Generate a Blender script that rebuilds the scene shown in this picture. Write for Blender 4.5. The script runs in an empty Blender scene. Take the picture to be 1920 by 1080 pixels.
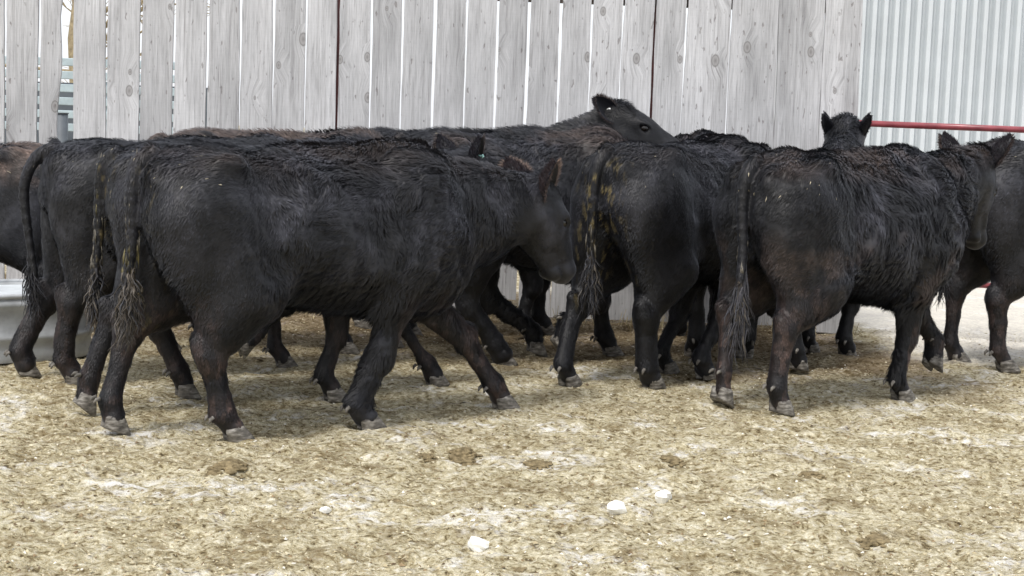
import bpy, math, random
import numpy as np
from mathutils import Vector, Matrix
R = math.radians
rng = np.random.default_rng(7); random.seed(7)
sc = bpy.context.scene; C = sc.collection

# ---------------------------------------------------------------- camera, sky, sun, exposure
FPX, CX, CY = 2900.0, 960.0, 540.0          # focal length in pixels of a 1920 wide frame
CAM_H = 1.25; PITCH = math.atan(290 / FPX); ROLL = 0.0366
cp, sp_, cr, sr = math.cos(PITCH), math.sin(PITCH), math.cos(ROLL), math.sin(ROLL)
f_ = np.array([0, cp, -sp_]); r0 = np.array([1., 0, 0]); u0 = np.array([0, sp_, cp])
r_ = cr * r0 + sr * u0; u_ = -sr * r0 + cr * u0
cam = bpy.data.cameras.new('camera'); camo = bpy.data.objects.new('camera', cam); C.objects.link(camo)
m = Matrix.Identity(4)
for i in range(3):
    m[i][0] = r_[i]; m[i][1] = u_[i]; m[i][2] = -f_[i]
m[2][3] = CAM_H
camo.matrix_world = m
cam.sensor_width = 36; cam.lens = 36 * FPX / 1920; cam.clip_end = 2000; cam.clip_start = 0.05
sc.camera = camo

SUN_EL, SUN_AZ = 60, 208                       # degrees; azimuth clockwise from +Y : light comes from behind the camera
w = bpy.data.worlds.new("World"); sc.world = w; w.use_nodes = True
nt = w.node_tree; bg = nt.nodes['Background']
sky = nt.nodes.new('ShaderNodeTexSky'); sky.sky_type = 'NISHITA'; sky.sun_disc = False
sky.sun_elevation = R(SUN_EL); sky.sun_rotation = R(SUN_AZ); sky.air_density = 1.0; sky.dust_density = 4.0; sky.ozone_density = 1.0
cmx = nt.nodes.new('ShaderNodeMix'); cmx.data_type = 'RGBA'; cmx.inputs[0].default_value = .72
nt.links.new(sky.outputs[0], cmx.inputs[6]); cmx.inputs[7].default_value = (6.3, 6.45, 6.75, 1)      # high bright cloud
nt.links.new(cmx.outputs[2], bg.inputs[0]); bg.inputs[1].default_value = 0.12
sun = bpy.data.lights.new('sun', 'SUN'); suno = bpy.data.objects.new('sun', sun); C.objects.link(suno)
sun.energy = 1.5; sun.angle = R(16); sun.color = (1.0, 0.97, 0.93)
sd = Vector((math.sin(R(SUN_AZ)) * math.cos(R(SUN_EL)), math.cos(R(SUN_AZ)) * math.cos(R(SUN_EL)), math.sin(R(SUN_EL))))
suno.rotation_euler = sd.to_track_quat('Z', 'Y').to_euler()
sc.view_settings.view_transform = 'Standard'; sc.view_settings.look = 'None'
sc.view_settings.exposure = 0.84; sc.view_settings.gamma = 1.0; sc.view_settings.use_curve_mapping = False

def project(p):
    d = np.asarray(p, float) - np.array([0, 0, CAM_H])
    z = d @ f_
    return CX + FPX * (d @ r_) / z, CY - FPX * (d @ u_) / z
def ray(px, py):
    return f_ + (px - CX) / FPX * r_ - (py - CY) / FPX * u_
def ground_pt(px, py, z=0.0):
    d = ray(px, py); t = (z - CAM_H) / d[2]
    return np.array([0, 0, CAM_H]) + t * d
def at_depth(px, py, Y):
    d = ray(px, py); t = Y / d[1]
    return np.array([0, 0, CAM_H]) + t * d

# ---------------------------------------------------------------- numpy noise
def _h(ix, iy, iz, seed):
    n = (ix * 374761393 + iy * 668265263 + iz * 2147483647 + seed * 1274126177) & 0xffffffff
    n = ((n ^ (n >> 13)) * 1274126177) & 0xffffffff
    n = ((n ^ (n >> 15)) * 2246822519) & 0xffffffff
    return ((n ^ (n >> 16)) & 0xffffff) / float(0xffffff)
def vnoise(p, scale=1.0, seed=0):
    p = np.asarray(p) * scale + 1000.0
    i = np.floor(p).astype(np.int64); f = p - i; f = f * f * (3 - 2 * f)
    out = 0
    for a in (0, 1):
        for b in (0, 1):
            for c in (0, 1):
                wt = (f[:, 0] if a else 1 - f[:, 0]) * (f[:, 1] if b else 1 - f[:, 1]) * (f[:, 2] if c else 1 - f[:, 2])
                out = out + wt * _h(i[:, 0] + a, i[:, 1] + b, i[:, 2] + c, seed)
    return out
def fbm(p, scale, oct=3, seed=0):
    s = 0; a = 1; t = 0
    for k in range(oct):
        s = s + a * vnoise(p, scale * 2 ** k, seed + k * 17); t += a; a *= .5
    return s / t

# ---------------------------------------------------------------- object helpers
def tag(o, label=None, cat=None, group=None, kind=None):
    if label: o['label'] = label
    if cat: o['category'] = cat
    if group: o['group'] = group
    if kind: o['kind'] = kind
    return o
def empty(name, loc, rz=0):
    o = bpy.data.objects.new(name, None); C.objects.link(o); o.location = loc; o.rotation_euler = (0, 0, rz); o.empty_display_size = .1
    return o
def link(name, me, mat, parent=None):
    o = bpy.data.objects.new(name, me); C.objects.link(o)
    if mat is not None:
        for mm in (mat if isinstance(mat, (list, tuple)) else [mat]): me.materials.append(mm)
    if parent is not None: o.parent = parent
    return o
def np_mesh(name, v, quads=None, tris=None, smooth=True, col=None):
    me = bpy.data.meshes.new(name)
    v = np.asarray(v, np.float32); nq = 0 if quads is None else len(quads); ntr = 0 if tris is None else len(tris)
    me.vertices.add(len(v)); me.vertices.foreach_set('co', v.ravel())
    li = []
    if nq: li.append(np.asarray(quads, np.int32).ravel())
    if ntr: li.append(np.asarray(tris, np.int32).ravel())
    li = np.concatenate(li); me.loops.add(len(li)); me.loops.foreach_set('vertex_index', li)
    st = np.concatenate([np.arange(nq) * 4, nq * 4 + np.arange(ntr) * 3]).astype(np.int32)
    me.polygons.add(nq + ntr); me.polygons.foreach_set('loop_start', st)
    me.polygons.foreach_set('use_smooth', np.full(nq + ntr, smooth, bool))
    me.update(calc_edges=True); me.validate()
    if col is not None:
        a = me.color_attributes.new('tint', 'FLOAT_COLOR', 'POINT')
        c = np.ones((len(v), 4), np.float32); c[:, :3] = col
        a.data.foreach_set('color', c.ravel())
    return me
class MB:
    def __init__(s): s.v = []; s.f = []
    def box(s, c, size, rot=None, taper=1.0):
        hx, hy, hz = [a / 2 for a in size]; n = len(s.v)
        for z in (-1, 1):
            for y in (-1, 1):
                for x in (-1, 1):
                    k = taper if z > 0 else 1
                    p = Vector((x * hx * k, y * hy * k, z * hz))
                    if rot is not None: p = rot @ p
                    s.v.append(tuple(p + Vector(c)))
        s.f += [tuple(n + i for i in q) for q in ((0, 2, 3, 1), (4, 5, 7, 6), (0, 1, 5, 4), (2, 6, 7, 3), (0, 4, 6, 2), (1, 3, 7, 5))]
    def tube(s, pts, rad, n=8, caps=True):
        pts = [Vector(p) for p in pts]; rad = rad if hasattr(rad, '__len__') else [rad] * len(pts); rings = []
        for i, p in enumerate(pts):
            d = (pts[min(i + 1, len(pts) - 1)] - pts[max(i - 1, 0)]).normalized()
            a = d.orthogonal().normalized() if i == 0 else (a - d * a.dot(d)).normalized()
            b = d.cross(a); r = len(s.v)
            for k in range(n):
                t = 2 * math.pi * k / n; s.v.append(tuple(p + (a * math.cos(t) + b * math.sin(t)) * rad[i]))
            rings.append(r)
        for q in range(len(rings) - 1):
            for k in range(n):
                s.f.append((rings[q] + k, rings[q] + (k + 1) % n, rings[q + 1] + (k + 1) % n, rings[q + 1] + k))
        if caps: s.f.append(tuple(rings[0] + k for k in reversed(range(n)))); s.f.append(tuple(rings[-1] + k for k in range(n)))
    def loft(s, rings, caps=True):
        n = len(rings[0]); st = []
        for rg in rings: st.append(len(s.v)); s.v += [tuple(p) for p in rg]
        for q in range(len(rings) - 1):
            for k in range(n): s.f.append((st[q] + k, st[q] + (k + 1) % n, st[q + 1] + (k + 1) % n, st[q + 1] + k))
        if caps: s.f.append(tuple(st[0] + k for k in reversed(range(n)))); s.f.append(tuple(st[-1] + k for k in range(n)))
    def build(s, name, mat, parent=None, smooth=False, bevel=0):
        me = bpy.data.meshes.new(name); me.from_pydata(s.v, [], s.f); me.update()
        if smooth: me.polygons.foreach_set('use_smooth', [True] * len(me.polygons))
        o = link(name, me, mat, parent)
        if bevel:
            b = o.modifiers.new('bevel', 'BEVEL'); b.width = bevel; b.segments = 2; b.limit_method = 'ANGLE'
        return o

# ---------------------------------------------------------------- materials
def new_mat(name):
    mt = bpy.data.materials.new(name); mt.use_nodes = True; n = mt.node_tree.nodes; l = mt.node_tree.links
    return mt, n, l, n['Principled BSDF']
def ramp(n, l, src, stops):
    r = n.new('ShaderNodeValToRGB'); l.new(src, r.inputs[0]); e = r.color_ramp.elements
    while len(e) < len(stops): e.new(.5)
    for k, (p, c) in enumerate(stops):
        e[k].position = p; e[k].color = (c[0], c[1], c[2], 1) if hasattr(c, '__len__') else (c, c, c, 1)
    return r.outputs[0]
def mapped(n, l, scale, src=None, loc=None):
    if src is None:
        tc = n.new('ShaderNodeTexCoord'); src = tc.outputs['Object']
    mp = n.new('ShaderNodeMapping'); l.new(src, mp.inputs[0]); mp.inputs['Scale'].default_value = scale
    if loc: mp.inputs['Location'].default_value = loc
    return mp.outputs[0]
def noise(n, l, vec, scale, detail=4, rough=.55, dist=0):
    t = n.new('ShaderNodeTexNoise'); l.new(vec, t.inputs['Vector']); t.inputs['Scale'].default_value = scale
    t.inputs['Detail'].default_value = detail; t.inputs['Roughness'].default_value = rough; t.inputs['Distortion'].default_value = dist
    return t.outputs[0]
def mix(n, l, fac, a, b, mode='MIX'):
    x = n.new('ShaderNodeMix'); x.data_type = 'RGBA'; x.blend_type = mode
    for inp, v in ((x.inputs[0], fac), (x.inputs[6], a), (x.inputs[7], b)):
        if hasattr(v, 'links'): l.new(v, inp)
        elif hasattr(v, '__len__'): inp.default_value = (v[0], v[1], v[2], 1)
        else: inp.default_value = v
    return x.outputs[2]
def maths(n, l, op, a, b=0.0, c=None, clamp=False):
    x = n.new('ShaderNodeMath'); x.operation = op; x.use_clamp = clamp
    for i, v in enumerate((a, b, c)):
        if v is None: continue
        if hasattr(v, 'links'): l.new(v, x.inputs[i])
        else: x.inputs[i].default_value = v
    return x.outputs[0]
def bump(n, l, h, strength, dist, bsdf):
    b = n.new('ShaderNodeBump'); l.new(h, b.inputs['Height']); b.inputs['Strength'].default_value = strength; b.inputs['Distance'].default_value = dist
    l.new(b.outputs[0], bsdf.inputs['Normal']); return b

def mat_coat():
    mt, n, l, b = new_mat('black_coat')
    a = n.new('ShaderNodeAttribute'); a.attribute_name = 'tint'
    nz = noise(n, l, mapped(n, l, (1, 1, 1)), 30, 3)
    v = ramp(n, l, nz, [(.3, .65), (.7, 1.35)])
    l.new(mix(n, l, 1.0, a.outputs['Color'], v, 'MULTIPLY'), b.inputs['Base Color'])
    b.inputs['Roughness'].default_value = .57; b.inputs['Specular IOR Level'].default_value = .40
    b.inputs['Sheen Weight'].default_value = .12; b.inputs['Sheen Roughness'].default_value = .35
    b.inputs['Sheen Tint'].default_value = (.75, .82, 1, 1)
    return mt
def mat_hoof():
    mt, n, l, b = new_mat('hoof_horn')
    nz = noise(n, l, mapped(n, l, (1, 1, 3)), 28, 4)
    l.new(ramp(n, l, nz, [(.3, (.035, .03, .025)), (.5, (.13, .118, .10)), (.75, (.36, .34, .305))]), b.inputs['Base Color'])
    b.inputs['Roughness'].default_value = .6; bump(n, l, nz, .4, .004, b); return mt
def plain(name, col, rough=.5, metal=0, var=.15, scale=12, spec=.5, bmp=.15):
    mt, n, l, b = new_mat(name)
    nz = noise(n, l, mapped(n, l, (1, 1, 1)), scale, 5)
    lo = [c * (1 - var) for c in col]; hi = [min(1, c * (1 + var)) for c in col]
    l.new(ramp(n, l, nz, [(.3, lo), (.7, hi)]), b.inputs['Base Color'])
    b.inputs['Roughness'].default_value = rough; b.inputs['Metallic'].default_value = metal; b.inputs['Specular IOR Level'].default_value = spec
    bump(n, l, nz, bmp, .003, b); return mt

def mat_wood():
    mt, n, l, b = new_mat('weathered_wood')
    tc = n.new('ShaderNodeTexCoord'); oi = n.new('ShaderNodeObjectInfo')
    # per board offset
    off = n.new('ShaderNodeCombineXYZ')
    l.new(maths(n, l, 'MULTIPLY', oi.outputs['Random'], 37.0), off.inputs[0]); l.new(maths(n, l, 'MULTIPLY', oi.outputs['Random'], 91.0), off.inputs[2])
    add = n.new('ShaderNodeVectorMath'); add.operation = 'ADD'; l.new(tc.outputs['Object'], add.inputs[0]); l.new(off.outputs[0], add.inputs[1])
    P = add.outputs[0]
    # knots: sparse cells
    kv = n.new('ShaderNodeTexVoronoi'); kv.voronoi_dimensions = '2D'; kv.inputs['Scale'].default_value = 1.0; kv.inputs['Randomness'].default_value = 1
    sx = n.new('ShaderNodeSeparateXYZ'); l.new(P, sx.inputs[0]); cxz = n.new('ShaderNodeCombineXYZ'); l.new(maths(n, l, 'MULTIPLY', sx.outputs[0], 5.5), cxz.inputs[0]); l.new(maths(n, l, 'MULTIPLY', sx.outputs[2], 3.4), cxz.inputs[1]); l.new(cxz.outputs[0], kv.inputs['Vector'])
    dist = kv.outputs['Distance']
    sepc = n.new('ShaderNodeSeparateColor'); l.new(kv.outputs['Color'], sepc.inputs[0])
    gate = maths(n, l, 'GREATER_THAN', sepc.outputs[0], .84)
    size = maths(n, l, 'MULTIPLY_ADD', sepc.outputs[1], .11, .05)
    # grain pushed aside by knots
    push = n.new('ShaderNodeMapRange'); l.new(dist, push.inputs[0]); push.inputs[1].default_value = 0; push.inputs[2].default_value = .45; push.inputs[3].default_value = .055; push.inputs[4].default_value = 0
    pushg = maths(n, l, 'MULTIPLY', push.outputs[0], gate)
    off2 = n.new('ShaderNodeCombineXYZ'); l.new(pushg, off2.inputs[0])
    add2 = n.new('ShaderNodeVectorMath'); add2.operation = 'ADD'; l.new(P, add2.inputs[0]); l.new(off2.outputs[0], add2.inputs[1])
    G = add2.outputs[0]
    g1 = noise(n, l, mapped(n, l, (60, 60, 2.2), G), 1, 6, .65, .6)
    g2 = noise(n, l, mapped(n, l, (150, 150, 7), G), 1, 4, .7)
    big = noise(n, l, mapped(n, l, (5, 5, .9), P), 1, 3)
    saw = noise(n, l, mapped(n, l, (8, 8, 160), P), 1, 2, .5, .8)
    c1 = ramp(n, l, g1, [(.25, (.31, .305, .31)), (.45, (.50, .50, .507)), (.7, (.62, .622, .632))])
    c2 = ramp(n, l, g2, [(.28, .58), (.43, .92), (.6, 1.08)])
    c = mix(n, l, .75, c1, c2, 'MULTIPLY')
    c = mix(n, l, .8, c, ramp(n, l, big, [(.3, .62), (.45, .88), (.65, 1.08)]), 'MULTIPLY')
    c = mix(n, l, .10, c, ramp(n, l, saw, [(.35, .75), (.6, 1.1)]), 'MULTIPLY')
    # board tone
    bt = n.new('ShaderNodeMapRange'); l.new(oi.outputs['Random'], bt.inputs[0]); bt.inputs[3].default_value = .86; bt.inputs[4].default_value = 1.08
    c = mix(n, l, 1, c, bt.outputs[0], 'MULTIPLY')
    # knot disk and its dark ring
    kd = maths(n, l, 'DIVIDE', dist, size)
    kmask = n.new('ShaderNodeMapRange'); l.new(kd, kmask.inputs[0]); kmask.inputs[1].default_value = .9; kmask.inputs[2].default_value = 1.15; kmask.inputs[3].default_value = 1; kmask.inputs[4].default_value = 0
    km = maths(n, l, 'MULTIPLY', kmask.outputs[0], gate)
    kc = ramp(n, l, kd, [(0, (.16, .15, .145)), (.6, (.33, .32, .315)), (.9, (.17, .165, .16)), (1.0, (.36, .355, .35))])
    c = mix(n, l, maths(n, l, 'MULTIPLY', km, .8), c, kc)
    ck = noise(n, l, mapped(n, l, (75, 75, 1.1), G), 1, 3, .5); ckm = ramp(n, l, ck, [(.66, 0), (.70, 1)])
    c = mix(n, l, maths(n, l, 'MULTIPLY', ckm, .5), c, (.17, .155, .15))
    # small pits and black checks
    pv = noise(n, l, mapped(n, l, (45, 45, 14), P), 1, 2, .5)
    pit = ramp(n, l, pv, [(.66, 0), (.71, 1)])
    c = mix(n, l, maths(n, l, 'MULTIPLY', pit, .55), c, (.14, .12, .11))
    l.new(c, b.inputs['Base Color']); b.inputs['Roughness'].default_value = .85; b.inputs['Specular IOR Level'].default_value = .25
    h = maths(n, l, 'ADD', maths(n, l, 'ADD', g1, maths(n, l, 'MULTIPLY', g2, .5)), maths(n, l, 'MULTIPLY', pit, -.8))
    bump(n, l, h, .6, .004, b)
    return mt

def mat_ground():
    mt, n, l, b = new_mat('trampled_bedding')
    P = mapped(n, l, (1, 1, 1))
    n1 = noise(n, l, P, 36, 6, .72, .4)
    n2 = noise(n, l, P, 5.0, 5, .66, .5)
    n3 = noise(n, l, P, 125, 3, .6)
    n4 = noise(n, l, mapped(n, l, (1, 1, 1), loc=(31, 7, 3)), 2.4, 5, .70, .6)
    n5 = noise(n, l, mapped(n, l, (1, 1, 1), loc=(11, 47, 9)), 17, 4, .7, .3)
    c = ramp(n, l, n1, [(.34, (.075, .055, .03)), (.41, (.26, .21, .118)), (.48, (.485, .432, .290)), (.57, (.655, .605, .455)), (.67, (.80, .77, .67))])
    c = mix(n, l, .5, c, ramp(n, l, n3, [(.3, .6), (.5, 1.03), (.7, 1.25)]), 'MULTIPLY')
    c = mix(n, l, .75, c, ramp(n, l, n2, [(.34, (.50, .43, .33)), (.48, (.92, .88, .78)), (.64, (1.12, 1.10, 1.06))]), 'MULTIPLY')
    # pale, chalky patches
    pm = maths(n, l, 'MULTIPLY', ramp(n, l, n4, [(.53, 0), (.64, 1)]), ramp(n, l, n5, [(.45, 0), (.56, 1)]))
    c = mix(n, l, maths(n, l, 'MULTIPLY', pm, .85), c, (.88, .86, .81))
    # brown crumbs
    bm = maths(n, l, 'MULTIPLY', ramp(n, l, n4, [(.38, 1), (.50, 0)]), ramp(n, l, n5, [(.44, 0), (.54, 1)]))
    c = mix(n, l, maths(n, l, 'MULTIPLY', bm, .7), c, (.20, .145, .068))
    # fence-side manure strip with herd shade painted in, dry pale gravel past it
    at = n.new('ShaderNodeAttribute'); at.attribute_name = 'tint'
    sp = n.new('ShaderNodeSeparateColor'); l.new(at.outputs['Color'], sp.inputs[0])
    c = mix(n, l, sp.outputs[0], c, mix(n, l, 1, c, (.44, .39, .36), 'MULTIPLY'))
    c = mix(n, l, sp.outputs[1], c, mix(n, l, .6, c, (.86, .83, .78)))
    l.new(c, b.inputs['Base Color']); b.inputs['Roughness'].default_value = .95; b.inputs['Specular IOR Level'].default_value = .15
    h = maths(n, l, 'ADD', n1, maths(n, l, 'MULTIPLY', n3, .45))
    bump(n, l, h, 1.0, .022, b)
    return mt
def mat_attr(name, rough=.9, spec=.2):
    mt, n, l, b = new_mat(name); a = n.new('ShaderNodeAttribute'); a.attribute_name = 'tint'
    nz = noise(n, l, mapped(n, l, (1, 1, 1)), 90, 2)
    l.new(mix(n, l, 1, a.outputs['Color'], ramp(n, l, nz, [(.3, .75), (.7, 1.2)]), 'MULTIPLY'), b.inputs['Base Color'])
    b.inputs['Roughness'].default_value = rough; b.inputs['Specular IOR Level'].default_value = spec
    return mt

M = dict(coat=mat_coat(), hoof=mat_hoof(), wood=mat_wood(), ground=mat_ground(), litter=mat_attr('dry_litter'),
         dew=plain('dewclaw_horn', (.15, .14, .125), .85, spec=.15, var=.6, scale=50), eye=plain('wet_eye', (.010, .008, .007), .16, spec=.5, bmp=0),
         tagm=plain('ear_tag_plastic', (.45, .78, .72), .4, bmp=0), tagw=plain('white_stud_plastic', (.8, .8, .78), .4, bmp=0),
         red=plain('red_paint', (.24, .05, .06), .3, var=.35), redpost=plain('rusty_red_post', (.10, .03, .028), .7, var=.4),
         steel=plain('corrugated_steel_paint', (.50, .535, .555), .5, var=.06, scale=2),
         galv=plain('galvanised_steel', (.35, .365, .375), .6, .15, var=.35, scale=7), stone=plain('white_stone', (.78, .77, .72), .8, var=.08, scale=30),
         dung=plain('dried_dung', (.19, .150, .085), .95, spec=.1, var=.5, scale=45, bmp=.8), beam=plain('dark_beam', (.10, .085, .075), .9, var=.4),
         bluegrey=plain('pale_blue_paint', (.38, .46, .49), .6), slate=plain('dark_grey_paint', (.10, .115, .13), .6),
         bark=plain('pale_bark', (.33, .27, .17), .9, var=.4, scale=20), straw=plain('dry_straw', (.55, .45, .25), .8, var=.3),
         ice=plain('ice', (.62, .66, .68), .35))

# ---------------------------------------------------------------- ground sheet
def axis(lo, hi, step, far_lo, far_hi):
    a = list(np.arange(lo, hi + 1e-6, step)); s = step; x = lo; L = []
    while x > far_lo: s *= 1.35; x -= s; L.append(x)
    s = step; x = hi; H = []
    while x < far_hi: s *= 1.35; x += s; H.append(x)
    return np.array(L[::-1] + a + H)
gx = axis(-4.2, 4.2, .020, -500, 500); gy = axis(3.7, 10.8, .022, -300, 800)
XX, YY = np.meshgrid(gx, gy); gp = np.stack([XX.ravel(), YY.ravel(), np.zeros(XX.size)], 1)
inside = np.clip((4.6 - np.abs(gp[:, 0])) / .6, 0, 1) * np.clip((11.2 - gp[:, 1]) / .5, 0, 1) * np.clip((gp[:, 1] - 3.3) / .4, 0, 1)
def ground_z(p):
    a = (fbm(p, 2.0, 3, 3) - .5) * .035 + (fbm(p, 13, 3, 9) - .5) * .046
    rid = 1 - np.abs(fbm(p, 30, 2, 21) * 2 - 1) * 2
    return a + np.clip(rid, -1, 1) * .006 - .004
gz = ground_z(gp) * inside; gp[:, 2] = gz
gcol = np.zeros((len(gp), 3))
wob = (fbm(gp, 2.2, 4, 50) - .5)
gcol[:, 0] = np.clip((gp[:, 1] + wob * 2.2 - 7.7) / 1.5, 0, 1) * np.clip((2.45 - gp[:, 0] - (gp[:, 1] - 9.6) * .1 + wob * .5) / .25, 0, 1) * (gp[:, 1] < 12)  # strip mask: manure plus painted shade under and behind the herd
gcol[:, 1] = np.clip((gp[:, 0] + wob * .5 - 2.3) / .25, 0, 1) * np.clip((gp[:, 1] + wob * .6 - 8.9) / .6, 0, 1)
ny_, nx_ = XX.shape; idx = np.arange(XX.size).reshape(ny_, nx_)
gq = np.stack([idx[:-1, :-1], idx[:-1, 1:], idx[1:, 1:], idx[1:, :-1]], -1).reshape(-1, 4)
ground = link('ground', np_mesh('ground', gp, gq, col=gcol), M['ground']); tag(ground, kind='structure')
def gz_at(x, y):
    return float(ground_z(np.array([[x, y, 0.]]))[0])

# litter: crumbs, chips and straws pressed in the surface
def litter():
    N = 40000
    Y = 4.0 + (rng.random(N) ** 1.25) * 6.6; X = (rng.random(N) * 2 - 1) * (Y * .36 + .25)
    clump = vnoise(np.stack([X, Y, Y * 0], 1), 5, 77); keep = rng.random(N) < (.35 + .9 * clump)
    X, Y = X[keep], Y[keep]; N = len(X)
    P = np.stack([X, Y, np.zeros(N)], 1); P[:, 2] = ground_z(P)
    kind = rng.random(N); straw = kind < .12
    ang = rng.random(N) * 6.283
    L = np.where(straw, .015 + .035 * rng.random(N) ** 2, .005 + .019 * rng.random(N) ** 2)
    W = np.where(straw, .0016 + .001 * rng.random(N), L * (.45 + .4 * rng.random(N)))
    Hh = np.where(straw, .003, W * (.15 + .2 * rng.random(N)))
    tilt = (rng.random(N) - .5) * .5
    d = np.stack([np.cos(ang), np.sin(ang), np.zeros(N)], 1); s = np.stack([-np.sin(ang), np.cos(ang), np.zeros(N)], 1)
    up = np.array([0, 0, 1.])
    jit = lambda: (rng.random((N, 1)) - .5) * .5
    v = np.stack([P - d * L[:, None] / 2 * (1 + jit()) - up * .002,
                  P + s * W[:, None] / 2 * (1 + jit()) - up * .002,
                  P + d * L[:, None] / 2 * (1 + jit()) - up * .002 + up * (tilt * L)[:, None],
                  P - s * W[:, None] / 2 * (1 + jit()) - up * .002,
                  P + up * (Hh + .001)[:, None] + d * (L[:, None] * jit() * .6)], 1)
    b = np.arange(N)[:, None] * 5
    tri = np.concatenate([b + np.array([[0, 3, 4]]), b + np.array([[3, 2, 4]]), b + np.array([[2, 1, 4]]), b + np.array([[1, 0, 4]])])
    pal = np.array([(.44, .39, .26), (.52, .47, .34), (.38, .32, .20), (.22, .16, .09), (.14, .10, .06), (.68, .65, .57), (.54, .48, .34)])
    pick = rng.choice(len(pal), N, p=[.24, .2, .18, .13, .07, .06, .12])
    pick[straw & (pick > 2) & (pick < 5)] = 1
    col = pal[pick] * (.8 + .4 * rng.random((N, 1)))
    o = link('straw_litter', np_mesh('straw_litter', v.reshape(-1, 3), None, tri, False, np.repeat(col, 5, 0)), M['litter'])
    tag(o, 'dry straw crumbs and manure chips trampled over the yard', 'litter', kind='stuff')
litter()

# ---------------------------------------------------------------- fence
FY = 10.4
def fx(px, Y=FY): return at_depth(px, 60, Y)[0]
fence = empty('wooden_fence', (0, FY, 0)); tag(fence, 'tall grey weathered vertical board fence standing behind the herd', 'fence')
# board edges given at the top and the bottom of the picture: (left_top, right_top, left_low, right_low) in pixels at heights y=0 / y=240
edges = [(-54, 7, -52, 7), (12, 72, 12, 68), (77, 116, 73, 108), (138, 197, 137, 197), (203, 263, 200, 259), (268, 326, 262, 321), (331, 388, 325, 384), (394, 449, 388, 447),
         (455, 511, 449, 509.5), (517, 573, 511, 569), (577, 632, 571, 628), (638, 695, 633, 691), (700, 754, 694, 748), (758.5, 813, 751.5, 807), (820.5, 874.5, 812, 867.5),
         (878.5, 932.5, 870, 924), (937, 991, 928.5, 981), (996.5, 1050, 986.5, 1042.5), (1056, 1109, 1046, 1101), (1114, 1169, 1102, 1157), (1172, 1228, 1158.5, 1217), (1232, 1288, 1221.5, 1275), (1292, 1372, 1277, 1360),
         (1374, 1460.5, 1362, 1451.3), (1462, 1548, 1452.5, 1534.5), (1549.2, 1618, 1535.5, 1607)]
for k, (a, b_, c_, d_) in enumerate(edges):
    xa, xb = at_depth(a, 0, FY)[0], at_depth(b_, 0, FY)[0]; xc, xd = at_depth(c_, 240, FY)[0], at_depth(d_, 240, FY)[0]
    zt = at_depth((a + b_) / 2, 0, FY)[2]; zl = at_depth((c_ + d_) / 2, 240, FY)[2]
    nseg = 30; zs = np.linspace(.0, 2.75, nseg); ph = random.random() * 9
    mb = MB(); rings = []; cup = random.uniform(-.004, .004); yoff = random.uniform(-.005, .005); th = .022
    for z in zs:
        t = (z - zl) / (zt - zl); t = max(t, -2.2)
        wv = .0016 * math.sin(z * 7 + ph) + .0010 * math.sin(z * 23 + ph * 2) + random.uniform(-.0011, .0011)
        l0 = xc + (xa - xc) * t + wv + random.uniform(-.0008, .0008); r0_ = xd + (xb - xd) * t + wv * .6 + random.uniform(-.0010, .0010)
        if k in (14, 15) and z < .42:                      # rotted board ends
            r0_ -= (.42 - z) * (.22 if k == 15 else 0) * random.uniform(.6, 1.2)
        if k == 2: r0_ += .010 * math.sin(z * 9) * (z < 1.9)
        mid = (l0 + r0_) / 2
        rings.append([(l0, yoff, z), (mid, yoff - cup, z), (r0_, yoff, z), (r0_, yoff + th, z), (mid, yoff + th - cup, z), (l0, yoff + th, z)])
    x0 = rings[0][0][0]
    rings = [[(p[0] - x0, p[1], p[2]) for p in rg] for rg in rings]
    mb.loft(rings); o = mb.build('board', M['wood'], fence); o.location = (x0, 0, .02 if k not in (15, 16) else .13)
for px in (634.5, 1222):                                   # red steel posts behind two of the joints
    p = at_depth(px, 120, FY + .06)
    mb = MB(); mb.tube([(p[0] - .02, .07, -.1), (p[0] + .025, .07, 2.7)], .035, 10); mb.build('post', M['redpost'], fence, True)
for px in (-150, 2 * 960 - 352):
    p = at_depth(px, 120, FY + .06); mb = MB(); mb.box((p[0], .09, 1.3), (.12, .12, 2.8)); mb.build('post', M['beam'], fence)
xa = fx(688); xb = fx(1552)
mb = MB(); mb.box(((xa + xb) / 2, .055, 2.17 + .0), (xb - xa, .05, .09)); mb.build('rail', M['beam'], fence)
mb = MB(); mb.box(((fx(-60) + fx(1600)) / 2, .055, .62), (fx(1600) - fx(-60), .045, .12)); mb.build('rail', M['beam'], fence)
mb = MB(); mb.box((2.05, -.10, .16), (.46, .12, .34), Matrix.Rotation(R(3), 3, 'Y')); plank = mb.build('wooden_block', M['wood'], None, bevel=.008)
plank.location = (0, FY, .01); tag(plank, 'short thick grey timber block lying at the right foot of the board fence', 'timber block')

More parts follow.
